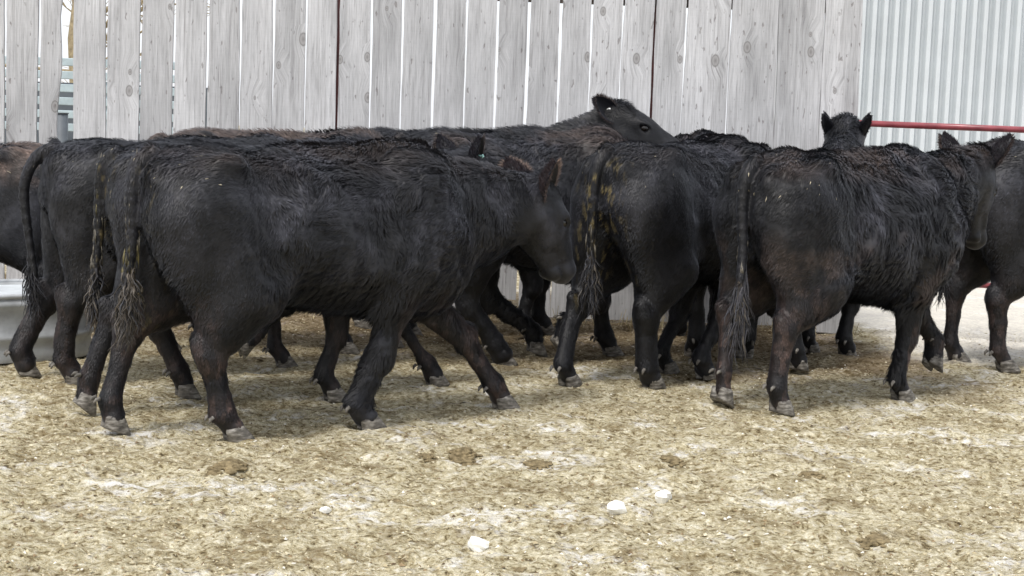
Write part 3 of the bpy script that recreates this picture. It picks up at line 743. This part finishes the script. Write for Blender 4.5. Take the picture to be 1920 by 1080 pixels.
    ln = (.013 + .010 * sh_ + .007 * topz + .008 * belly + .022 * pollz + .001 * leg + .012 * ((p[:, 0] > .2) & (p[:, 2] > .28) & (p[:, 2] < .56))) * (.6 + .8 * rg.random(nf)) * (1 - .6 * head * (1 - pollz))
    lift = .06 + .10 * rg.random(nf) + .12 * leg * rg.random(nf) + .45 * np.clip(n[:, 2] - .5, 0, .5) + .3 * pollz + .10 * sh_
    tip = p + dr * ln[:, None] + n * (ln * lift)[:, None]; midp = p + dr * (ln * .5)[:, None] + n * (ln * lift * .8)[:, None]
    # clumps
    cs = .030; ci = np.floor(p / cs).astype(np.int64); cc = (ci + np.stack([_h(ci[:, 0], ci[:, 1], ci[:, 2], seed + 31 + q) for q in range(3)], 1)) * cs
    pull = (cc - p); pull -= n * (pull * n).sum(1)[:, None]; pl = np.linalg.norm(pull, axis=1, keepdims=True); pull = pull / (pl + 1e-9) * np.minimum(pl, .02)
    tip += pull * (.45 * sh_)[:, None]; midp += pull * (.3 * sh_)[:, None]
    wdt = (.0013 + .0009 * rg.random(nf)) * (1 + .5 * (1 - min(detail, 1))) * (1 - .35 * head)
    bits0 = (p[:, 0] < -.36) & (p[:, 2] > .98)
    sd3 = np.cross(n, dr); sd3 /= np.linalg.norm(sd3, axis=1, keepdims=True) + 1e-9
    sd3 += n * (rg.random((nf, 1)) - .5) * .35
    v5 = np.stack([p - sd3 * wdt[:, None] - n * .001, p + sd3 * wdt[:, None] - n * .001, midp - sd3 * (wdt * .85)[:, None], midp + sd3 * (wdt * .85)[:, None], tip], 1).reshape(-1, 3)
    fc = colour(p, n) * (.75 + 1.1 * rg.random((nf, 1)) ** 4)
    bits = (p[:, 0] < -.36) & (p[:, 2] > .98) & (rg.random(nf) < .0035); fc[bits] = np.array((.42, .37, .26)); wdt_b = bits * .0016
    base = len(V); b0 = base + np.arange(nf)[:, None] * 5
    fq = b0 + np.array([[0, 1, 3, 2]]); ft = b0 + np.array([[2, 3, 4]])
    VV = [V, v5]; CC = [col, np.repeat(fc, 5, 0)]; QQ = [Q, fq]; TT = [ft]; cnt = base + nf * 5
    # ---- ears (part of the body surface)
    tags = []
    for sg in (-1, 1):
        up_a, back_a = ear_pose
        ed = hs * sg * math.cos(R(up_a)) * math.cos(R(back_a)) + (hu * .35 - hd * .94) * math.sin(R(up_a)) - hd * .25 * math.cos(R(up_a)) + hu * -.0 + (-hu) * math.sin(R(back_a))
        ed /= np.linalg.norm(ed)
        ef = hd * .45 + hu * .40 + hs * sg * .80; ef -= ed * (ef @ ed); ef /= np.linalg.norm(ef)            # the opening faces forward
        eb = np.cross(ed, ef); base_p = H(.035, sg * .075, -.035); Le = .185; nu, nv = 12, 9
        gridv = []; 
        for side in (0, 1):
            for i in range(nu + 1):
                u = i / nu; wdh = .060 * ear_w * math.sin(math.pi * min(1, (u * .90 + .13))) ** .75 + .008
                for j in range(nv):
                    t = (j / (nv - 1)) * 2 - 1; c = base_p + ed * (Le * u) + eb * (wdh * t) - ef * (.042 * (1 - t * t) * math.sin(math.pi * min(1, u * .8 + .15))) + ef * (.0 if side else .0)
                    c = c - ef * (.010 if side else 0) * (1 - abs(t) ** 3) * (1 - u ** 4)
                    gridv.append(c)
        gv = np.array(gridv); W2 = (nu + 1) * nv; q = []
        for side in (0, 1):
            for i in range(nu):
                for j in range(nv - 1):
                    a = side * W2 + i * nv + j; qd = (a, a + 1, a + nv + 1, a + nv); q.append(qd if (side == 0) == (sg > 0) else qd[::-1])
        for i in range(nu):
            for j in (0, nv - 1):
                a = i * nv + j; q.append((a, a + nv, W2 + a + nv, W2 + a))
        for j in range(nv - 1):
            a = nu * nv + j; q.append((a, a + 1, W2 + a + 1, W2 + a))
        ec = np.tile(BLACK * .8, (len(gv), 1)); VV.append(gv); CC.append(ec); QQ.append(np.array(q) + cnt); cnt += len(gv)
        # ear fringe
        nr = int(650 * max(detail, .5)); u = rg.random(nr) ** .7; sd_ = rg.choice([-1, 1], nr); t = sd_ * (1 - .10 * rg.random(nr) ** 2)
        wdh = .060 * ear_w * np.sin(np.pi * np.minimum(1, u * .90 + .13)) ** .75 + .008
        rp = base_p + ed[None] * (Le * u)[:, None] + eb[None] * (wdh * t)[:, None] - ef[None] * (.042 * (1 - t * t) * np.sin(np.pi * np.minimum(1, u * .8 + .15)))[:, None]
        dd = eb[None] * sd_[:, None] * 1.1 + ed[None] * (.2 + u[:, None] * 1.0) + ef[None] * (.1 + .4 * rg.random((nr, 1))) + (rg.random((nr, 3)) - .5) * .7; dd /= np.linalg.norm(dd, axis=1, keepdims=True)
        l2 = (.014 + .020 * rg.random(nr)) * min(1, ear_w); sdv = np.cross(dd, rg.random((nr, 3)) - .5); sdv /= np.linalg.norm(sdv, axis=1, keepdims=True)
        v3 = np.stack([rp - sdv * .0016, rp + sdv * .0016, rp + dd * l2[:, None]], 1).reshape(-1, 3)
        fcol = BLACK + ears_brown * (np.array((.15, .105, .085)) - BLACK) * rg.random((nr, 1)) ** .6; VV.append(v3); CC.append(np.repeat(fcol, 3, 0)); TT.append(cnt + np.arange(nr)[:, None] * 3 + np.array([[0, 1, 2]])); cnt += 3 * nr
        # back of ear fuzz
        nr = int(1100 * max(detail, .5)); u = rg.random(nr); t = rg.random(nr) * 2 - 1; wdh = .060 * ear_w * np.sin(np.pi * np.minimum(1, u * .90 + .13)) ** .75 + .008
        rp = base_p + ed[None] * (Le * u)[:, None] + eb[None] * (wdh * t)[:, None] - ef[None] * (.042 * (1 - t * t) * np.sin(np.pi * np.minimum(1, u * .8 + .15)) + .009)[:, None]
        dd = ed[None] * .9 - ef[None] * .5 + (rg.random((nr, 3)) - .5) * .8; l2 = (.010 + .012 * rg.random(nr)) * min(1, ear_w); sdv = np.cross(dd, rg.random((nr, 3)) - .5); sdv /= np.linalg.norm(sdv, axis=1, keepdims=True)
        v3 = np.stack([rp - sdv * .0018, rp + sdv * .0018, rp + dd * l2[:, None]], 1).reshape(-1, 3)
        VV.append(v3); CC.append(np.repeat(np.tile(BLACK * 1.6, (nr, 1)) + ears_brown * .25 * np.array((.06, .03, .02)), 3, 0)); TT.append(cnt + np.arange(nr)[:, None] * 3 + np.array([[0, 1, 2]])); cnt += 3 * nr
        if ear_tag and ear_tag[0] in (sg, 0):
            tags.append((base_p + ed * .085 + ef * .012, ed, ef, eb))
    # poll curls
    nr = int(500 * detail * curls)
    a0 = (rg.random((nr, 3)) - .5) * np.array([.11, .11, .0]) ; rp = poll + hd * (a0[:, :1] + .035) + hs * a0[:, 1:2] + hu * (.030 - 4.0 * (a0[:, 1:2] ** 2) - .2 * np.abs(a0[:, :1]))
    e1 = rg.random((nr, 3)) - .5; e1 /= np.linalg.norm(e1, axis=1, keepdims=True)
    k1 = rp + (hu * .014 + e1 * .012) * curls; k2 = k1 + (e1 * .012 + hu * .004) * curls; k3 = k2 + (-hu * .010 + np.cross(e1, hu) * .010) * curls; sdv = np.cross(e1, hu[None]) * .0026 + 1e-6
    v7 = np.stack([rp - sdv, rp + sdv, k1 - sdv, k1 + sdv, k2 - sdv, k2 + sdv, k3], 1).reshape(-1, 3); b7 = cnt + np.arange(nr)[:, None] * 7
    VV.append(v7); CC.append(np.tile(BLACK * .9, (len(v7), 1))); QQ += [b7 + np.array([[0, 1, 3, 2]]), b7 + np.array([[2, 3, 5, 4]])]; TT.append(b7 + np.array([[4, 5, 6]])); cnt += 7 * nr
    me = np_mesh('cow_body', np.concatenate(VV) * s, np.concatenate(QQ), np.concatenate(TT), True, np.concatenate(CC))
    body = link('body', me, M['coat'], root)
    # ---- hooves and dewclaws
    for key, (j0, j1, j2, fet, O, F3, U3) in legs.items():
        hoof_mesh(root, O * s, F3, U3, s * 1.05)
        for q in (-1, 1):
            mb = MB(); c = fet + F3 * -.046 - U3 * .012 + np.array([0, q * .024, 0]); mb.tube([c * s, (c - F3 * .012 - U3 * .010) * s, (c - F3 * .016 - U3 * .024) * s], [.0085 * s0, .0075 * s0, .0035 * s0], 8)
            mb.build('dewclaw', M['dew'], root, True)
    # ---- eyes
    for sg in (-1, 1):
        c = H(.163, sg * .0715, -.012); rings = []
        for i in range(1, 10):
            a = math.pi * i / 10; rings.append([tuple((c + fr[0] * .0205 * HS * math.sin(a) * math.cos(2 * math.pi * j / 14) + fr[2] * .0185 * HS * math.sin(a) * math.sin(2 * math.pi * j / 14) + fr[1] * .0175 * HS * math.cos(a)) * s) for j in range(14)])
        mb = MB(); mb.loft(rings); mb.build('eye', M['eye'], root, True)
    for (c, ed, ef, eb) in tags:
        mb = MB(); rings = []
        for z in (-.003, .003): rings.append([tuple((c + ef * z + (ed * (.022 * math.cos(a)) + eb * (.013 * math.sin(a))) * ear_tag[2]) * s) for a in [2 * math.pi * k / 14 for k in range(14)]])
        mb.loft(rings); mb.tube([tuple((c - ef * .02) * s), tuple((c + ef * .008) * s)], .004 * s0, 8); mb.build('ear_tag', M[ear_tag[1]], root, True)
    # ---- tail switch
    te = tp[-1]; td = tp[-1] - tp[-2]; td /= np.linalg.norm(td); K = int(150 * max(detail, .5)); vs = []; qs = []; cs_ = []; L0 = sw_len
    start = tp[-2] + (tp[-1] - tp[-2]) * .2
    for k in range(K):
        u = rg.random(); p0 = start + (te - start) * u + (rg.random(3) - .5) * .020; L = L0 * (.5 + .6 * rg.random()); wdk = (.0022 + .0035 * rg.random() ** 2) * (1.6 if tail_dung else 1)
        ph = rg.random() * 6.28; n5 = 9; amp = .006 + .013 * rg.random(); spread = (rg.random(3) - .5) * np.array([.10, .10, 0])
        cl = rg.random() < tail_dung; c0 = np.array((.085, .072, .058)) * (.4 + .9 * rg.random()) if cl else np.array((.0105, .0100, .0112)) * (.8 + 2.6 * rg.random()) * sw_tone
        prev = None
        for i in range(n5):
            t = i / (n5 - 1); pc = p0 + np.array([0, 0, -1]) * L * t + spread * t * t + np.array([math.sin(ph + t * (5 + 5 * wdk / .004)), math.cos(ph + t * 6), 0]) * amp * t
            wv = wdk * (1 - t ** 3) * (1 + .5 * cl * math.sin(t * 30 + ph)) + .0004; a = ph + t * 2
            for q in range(3): vs.append(pc + np.array([math.cos(a + q * 2.094), math.sin(a + q * 2.094), 0]) * wv); cs_.append(c0)
            if i:
                b9 = len(vs) - 6
                for q in range(3): qs.append((b9 + q, b9 + (q + 1) % 3, b9 + 3 + (q + 1) % 3, b9 + 3 + q))
    if tail_dung:       # clods caked down the tail
        for k in range(int(420 * tail_dung)):
            u = rg.random() * (len(P) - 1) * .93; i = int(u); pc = P[i] + (P[min(i + 1, len(P) - 1)] - P[i]) * (u - i) + (rg.random(3) - .5) * .042
            if i < 3: continue
            yl = yellow and yellow[0] < pc[2] < yellow[1]
            nn = len(vs); c0 = np.array((.11, .098, .075)) if not yl else np.array((.24, .205, .085)) * (.5 + .6 * rg.random()) * (.2 + 1.0 * rg.random() ** 2); r3 = (.004 + .008 * rg.random() ** 2) * (1.15 if yl else 1)
            for q in ((1, 0, 0), (0, 1, 0), (-1, 0, 0), (0, -1, 0)): vs.append(pc + np.array(q) * r3 * (.35 + .4 * rg.random())); cs_.append(c0 * (.6 + .5 * rg.random()))
            vs.append(pc + np.array((rg.random() * .8 - .4, 0, 2.4 + 2 * rg.random())) * r3); vs.append(pc - np.array((rg.random() * .8 - .4, 0, 3.0 + 3 * rg.random())) * r3); cs_ += [c0, c0]
            for q in range(4): qs.append((nn + q, nn + (q + 1) % 4, nn + 4, nn + 4)); qs.append((nn + (q + 1) % 4, nn + q, nn + 5, nn + 5))
    qs = np.array(qs); degen = qs[:, 2] == qs[:, 3]
    me = np_mesh('tail_switch', np.array(vs) * s, qs[~degen], qs[degen][:, :3] if degen.any() else None, True, np.array(cs_))
    sw = link('tail_switch', me, M['coat'], root)
    return root

import time
_t0 = time.time()
W = dict
COWS = [
 W(label='large black cow in front at left, walking right with muddy tail and brown-tinged legs', org=(-.83, 6.36), heading=32, s=.99, lx=1.06, seed=1, detail=1.5, h=.0080,
   feet={'HR': (440, 0, 0), 'HL': (207, .0, 22), 'FR': (690, 0, 0), 'FL': (942, 0, 0)}, poll=(1.05, .0, 1.03), hyaw=9, hpitch=61, hsc=1.10, brown_leg=1.5, brown_top=.25, tail_dung=.9, yellow=(.66, .78), dung=.35, shag=1.0, ears_brown=1.6, ear_w=1.05, ear_pose=(60, 0), ear_tag=(1, 'tagw', .35),
   tail=[(-.655, 0, 1.125), (-.705, .01, 1.08), (-.722, .01, .95), (-.715, .02, .78), (-.735, .03, .62)]),
 W(label='black cow walking close behind the large front cow, yellow manure streak beside its tail', org=(-1.155, 6.96), heading=31, s=.99, seed=2, detail=.9,
   feet={'HR': (150, .0, 40), 'HL': (345, .0, 10), 'FR': (625, 0, 0), 'FL': (815, 0, 0)}, poll=(1.07, -.03, 1.13), hyaw=12, hpitch=55, brown_leg=.5, tail_dung=.6, yellow=(.84, .95), dung=.6, ear_pose=(62, 0), ear_w=.8, ear_tag=(-1, 'tagm', .5),
   tail=[(-.655, 0, 1.12), (-.705, .02, 1.05), (-.715, .03, .9), (-.72, .03, .72), (-.735, .03, .58)]),
 W(label='black cow at the left beside the stock tank, long clean tail hanging over its rump', org=(-1.60, 7.60), heading=27, s=.985, seed=3, detail=.9,
   feet={'HR': (138, 0, 0), 'HL': (48, .0, 8), 'FR': (448, .10, 78), 'FL': (.55, 0, 0)}, poll=(1.0, 0, 1.0), hyaw=5, hpitch=50, brown_leg=.4,
   tail=[(-.655, .0, 1.12), (-.735, .04, 1.07), (-.785, .07, .93), (-.77, .05, .72), (-.74, .02, .5)]),
 W(label='rusty-backed dark cow behind the stock tank, cut off by the left edge', org=(-3.22, 8.9), heading=178, belly_drop=.16, s=.93, seed=4, detail=.6, feet={'HR': (None, 0, 0), 'HL': (None, 0, 0), 'FR': (None, 0, 0), 'FL': (None, 0, 0)},
   poll=(1.0, 0, 1.05), hyaw=0, hpitch=45, brown_top=2.2),
 W(label='dark cow with fuzzy brownish back showing just above the large front cow', org=(-1.28, 8.62), heading=9, s=1.03, seed=5, detail=.6, feet={'HR': (-.6, 0, 0), 'HL': (-.4, 0, 0), 'FR': (650, 0, 0), 'FL': (735, 0, 0)},
   poll=(.98, 0, .98), hyaw=0, hpitch=50, brown_top=.8),
 W(label='black cow at the fence raising its curly head over the others, muzzle pointing right', org=(-.33, 9.52), heading=3, s=1.06, lx=1.06, seed=6, detail=.8, feet={'HR': (770, 0, 0), 'HL': (None, 0, 0), 'FR': (None, 0, 0), 'FL': (.5, 0, 0)},
   poll=(.815, -.02, 1.335), hyaw=-4, hpitch=27, hsc=1.18, ear_pose=(66, 0), ear_w=.8, curls=1.3, ear_tag=(-1, 'tagw', .3)),
 W(label='dark cow in the middle row, brownish back seen behind the front cow\'s ears', org=(.05, 8.5), heading=19, s=1.065, seed=8, detail=.8, feet={'HR': (943, 0, 0), 'HL': (1000, .0, 18), 'FR': (1040, .05, 50), 'FL': (1145, 0, 0)},
   poll=(.95, 0, .95), hyaw=0, hpitch=55, brown_top=.5),
 W(label='black cow in the centre seen from its rump, yellow manure around its tail', org=(.90, 8.12), heading=48, s=1.045, seed=9, detail=1.2, h=.0105, feet={'HR': (1222, 0, 0), 'HL': (1066, 0, 0), 'FR': (1322, 0, 0), 'FL': (1250, 0, 0)},
   poll=(.95, .0, .98), hyaw=-10, hpitch=55, dung=.75, tail_dung=.3, shag=.7, brown_top=.1, tail=[(-.655, 0, 1.12), (-.705, .01, 1.07), (-.722, .02, .95), (-.71, .03, .75), (-.70, .03, .60)]),
 W(label='dark cow facing the fence, only its hump showing behind the centre cow\'s back', org=(1.20, 9.50), heading=92, s=1.075, seed=10, detail=.6, feet={'HR': (None, 0, 0), 'HL': (None, 0, 0), 'FR': (.35, 0, 0), 'FL': (.3, 0, 0)},
   poll=(.62, .18, .95), hyaw=75, hpitch=45, brown_top=.3),
 W(label='shaggy black cow in front at right with hanging tail, head turned away', org=(1.62, 7.50), heading=38, s=1.03, seed=11, detail=1.5, h=.0095, feet={'HR': (1460, 0, 15), 'HL': (1347, .0, 34), 'FR': (1690, 0, 0), 'FL': (1742, .07, 35)},
   poll=(.96, -.0, 1.175), hyaw=22, hpitch=74, ear_w=.85, sw_len=.36, sw_tone=1.8, brown_leg=1.2, brown_top=.6, flankbrown=.4, shag=1.35, ears_brown=.6, ear_pose=(56, 0), tail_dung=.15,
   tail=[(-.655, 0, 1.125), (-.705, .0, 1.07), (-.725, .0, .93), (-.725, -.02, .74), (-.745, -.03, .60)]),
 W(label='black cow behind the shaggy right cow, two ears and poll rising over its back', org=(1.70, 8.88), heading=58, s=1.0, seed=12, hsc=1.38, detail=.7, feet={'HR': (1495, 0, 12), 'HL': (1465, .10, 70), 'FR': (None, 0, 0), 'FL': (None, 0, 0)},
   poll=(.86, .14, 1.39), hyaw=22, hpitch=22, ear_pose=(76, 0), ear_w=.45, ears_brown=.15, ear_tag=(1, 'tagm', .6), tail=[(-.655, 0, 1.12), (-.72, .0, 1.05), (-.72, .0, .9), (-.72, .0, .74), (-.72, .0, .62)]),
 W(label='black cow at the right edge striding out of frame behind the turned head', org=(3.28, 9.05), heading=14, s=1.11, seed=13, detail=.8, feet={'HR': (1885, 0, 0), 'HL': (1795, 0, 0), 'FR': (None, 0, 0), 'FL': (None, 0, 0)},
   poll=(1.0, 0, 1.1), hyaw=0, hpitch=45, brown_top=.3, brown_leg=.5),
]
for c in COWS: make_cow(**c)
print('cows', round(time.time() - _t0, 1), 's')

# ---------------------------------------------------------------- stones and dung on the ground
def lump(name, mat, px, py, wpx, hr, label, cat, group, seed):
    g = ground_pt(px, py); rr = np.random.default_rng(seed); r = wpx / FPX * g[1] / 2; bm_v = []; rings = []
    for i in range(0, 8):
        a = math.pi * (i + .3) / 8.2; rings.append([(math.cos(2 * math.pi * j / 12) * math.sin(a), math.sin(2 * math.pi * j / 12) * math.sin(a), math.cos(a)) for j in range(12)])
    mb = MB(); mb.loft(rings); v = np.array(mb.v)
    rad = .62 + .75 * fbm(v + seed * 3.1, 1.3, 3, seed)
    dirs = rr.normal(size=(9, 3)); dirs /= np.linalg.norm(dirs, axis=1, keepdims=True)
    for dq in dirs: rad = np.minimum(rad, .70 / np.maximum(v @ dq, .05) * (.9 + .2 * rr.random()))
    v = v * rad[:, None] * np.array([r, r * .85, r * hr]); mb.v = [tuple(p) for p in v]
    o = mb.build(name, mat, None, name != 'stone'); o.location = (g[0], g[1], gz_at(g[0], g[1]) + r * hr * .55); o.rotation_euler[2] = rr.random() * 6
    tag(o, label, cat, group)
G = 'white stones on the yard'
lump('stone', M['stone'], 895, 1027, 52, .75, 'white angular stone nearest the bottom edge, centre', 'stone', G, 1)
lump('stone', M['stone'], 1158, 957, 38, .85, 'cream rounded stone in the foreground, left of the whitest one', 'stone', G, 2)
lump('stone', M['stone'], 1244, 935, 42, .8, 'white stone farthest right of the foreground stones', 'stone', G, 3)
lump('stone', M['stone'], 610, 963, 24, .8, 'small white stone alone at left of the foreground', 'stone', G, 4)
def clod(px, py, wpx, label, seed):
    g = ground_pt(px, py); rr = np.random.default_rng(seed); r = wpx / FPX * g[1] / 2; mb = MB(); K = int(50 + 1.3 * wpx)
    for k in range(K):
        a = rr.random() * 6.28; q = min(.95, abs(rr.normal(0, .45))); cx_, cy_ = r * q * math.cos(a), r * q * math.sin(a) * 1.5; e = r * (.10 + .20 * rr.random()) * (1.25 - .6 * q)
        zc = gz_at(g[0] + cx_, g[1] + cy_) - gz_at(g[0], g[1]) + .010 * (1 - q / 1.3) ** 2 * (wpx / 50); rings = []; sq = .25 + .3 * rr.random(); ro = rr.random() * 3
        for i in range(1, 5):
            t = math.pi * i / 5; rings.append([(cx_ + e * (.8 + .4 * rr.random()) * math.cos(2 * math.pi * j / 6 + ro) * math.sin(t), cy_ + e * 1.1 * math.sin(2 * math.pi * j / 6 + ro) * math.sin(t), zc + e * sq * math.cos(t)) for j in range(6)])
        mb.loft(rings)
    o = mb.build('dung_clod', M['dung'], None, False); o.location = (g[0], g[1], gz_at(g[0], g[1])); tag(o, label, 'dung', 'dried dung clods on the yard')
for k, (px, py, w_, lab) in enumerate([(800, 860, 42, 'dark brown dung clod below the front cow, left of a wider pair'), (868, 856, 75, 'wide ochre dung clod in the middle of the foreground'), (1010, 868, 60, 'brown dung clod right of the wide ochre one'),
        (1262, 868, 60, 'flat brown dung clod below the right cow\'s raised hoof'), (430, 878, 90, 'flat ochre dung pat under the front cow\'s planted hoof'), (1525, 897, 62, 'brown dung clod in the right foreground'), (975, 1066, 34, 'small dark clod at the bottom edge'),
        (1640, 1015, 70, 'flat brown dung pat low in the right foreground'), (745, 937, 26, 'tiny dark clod left of the centre foreground')]):
    clod(px, py, w_, lab, 20 + k)
# dry grass stalks at the fence foot
def stalks():
    vs = []; qs = []; cs_ = []; rr = np.random.default_rng(5)
    for k in range(420):
        x = rr.uniform(-3.6, 2.4); y = FY - .03 - abs(rr.normal(0, .16)); L = rr.uniform(.05, .22); a = rr.uniform(0, 6.28); t = rr.uniform(.1, 1.2)
        d = np.array([math.cos(a) * math.sin(t), math.sin(a) * math.sin(t), math.cos(t)]); p0 = np.array([x, y, gz_at(x, y) - .005]); sd_ = np.cross(d, (0, 1, .2)); sd_ /= np.linalg.norm(sd_) + 1e-9; w_ = .0022; n = len(vs)
        vs += [p0 - sd_ * w_, p0 + sd_ * w_, p0 + d * L * .6 - sd_ * w_ * .7 , p0 + d * L * .6 + sd_ * w_ * .7, p0 + d * L - np.array([0, 0, .2 * L])]; c0 = np.array((.50, .42, .25)) * rr.uniform(.6, 1.1); cs_ += [c0] * 5
        qs.append((n, n + 1, n + 3, n + 2)); 
    o = link('dry_grass', np_mesh('dry_grass', np.array(vs), np.array(qs), np.array([(q[3], q[2], q[3] + (2 if q[3] > q[2] else 1)) for q in qs]), True, np.array(cs_)), M['litter'])
    tag(o, 'dry grass stalks along the foot of the board fence', 'grass', kind='stuff')
stalks()
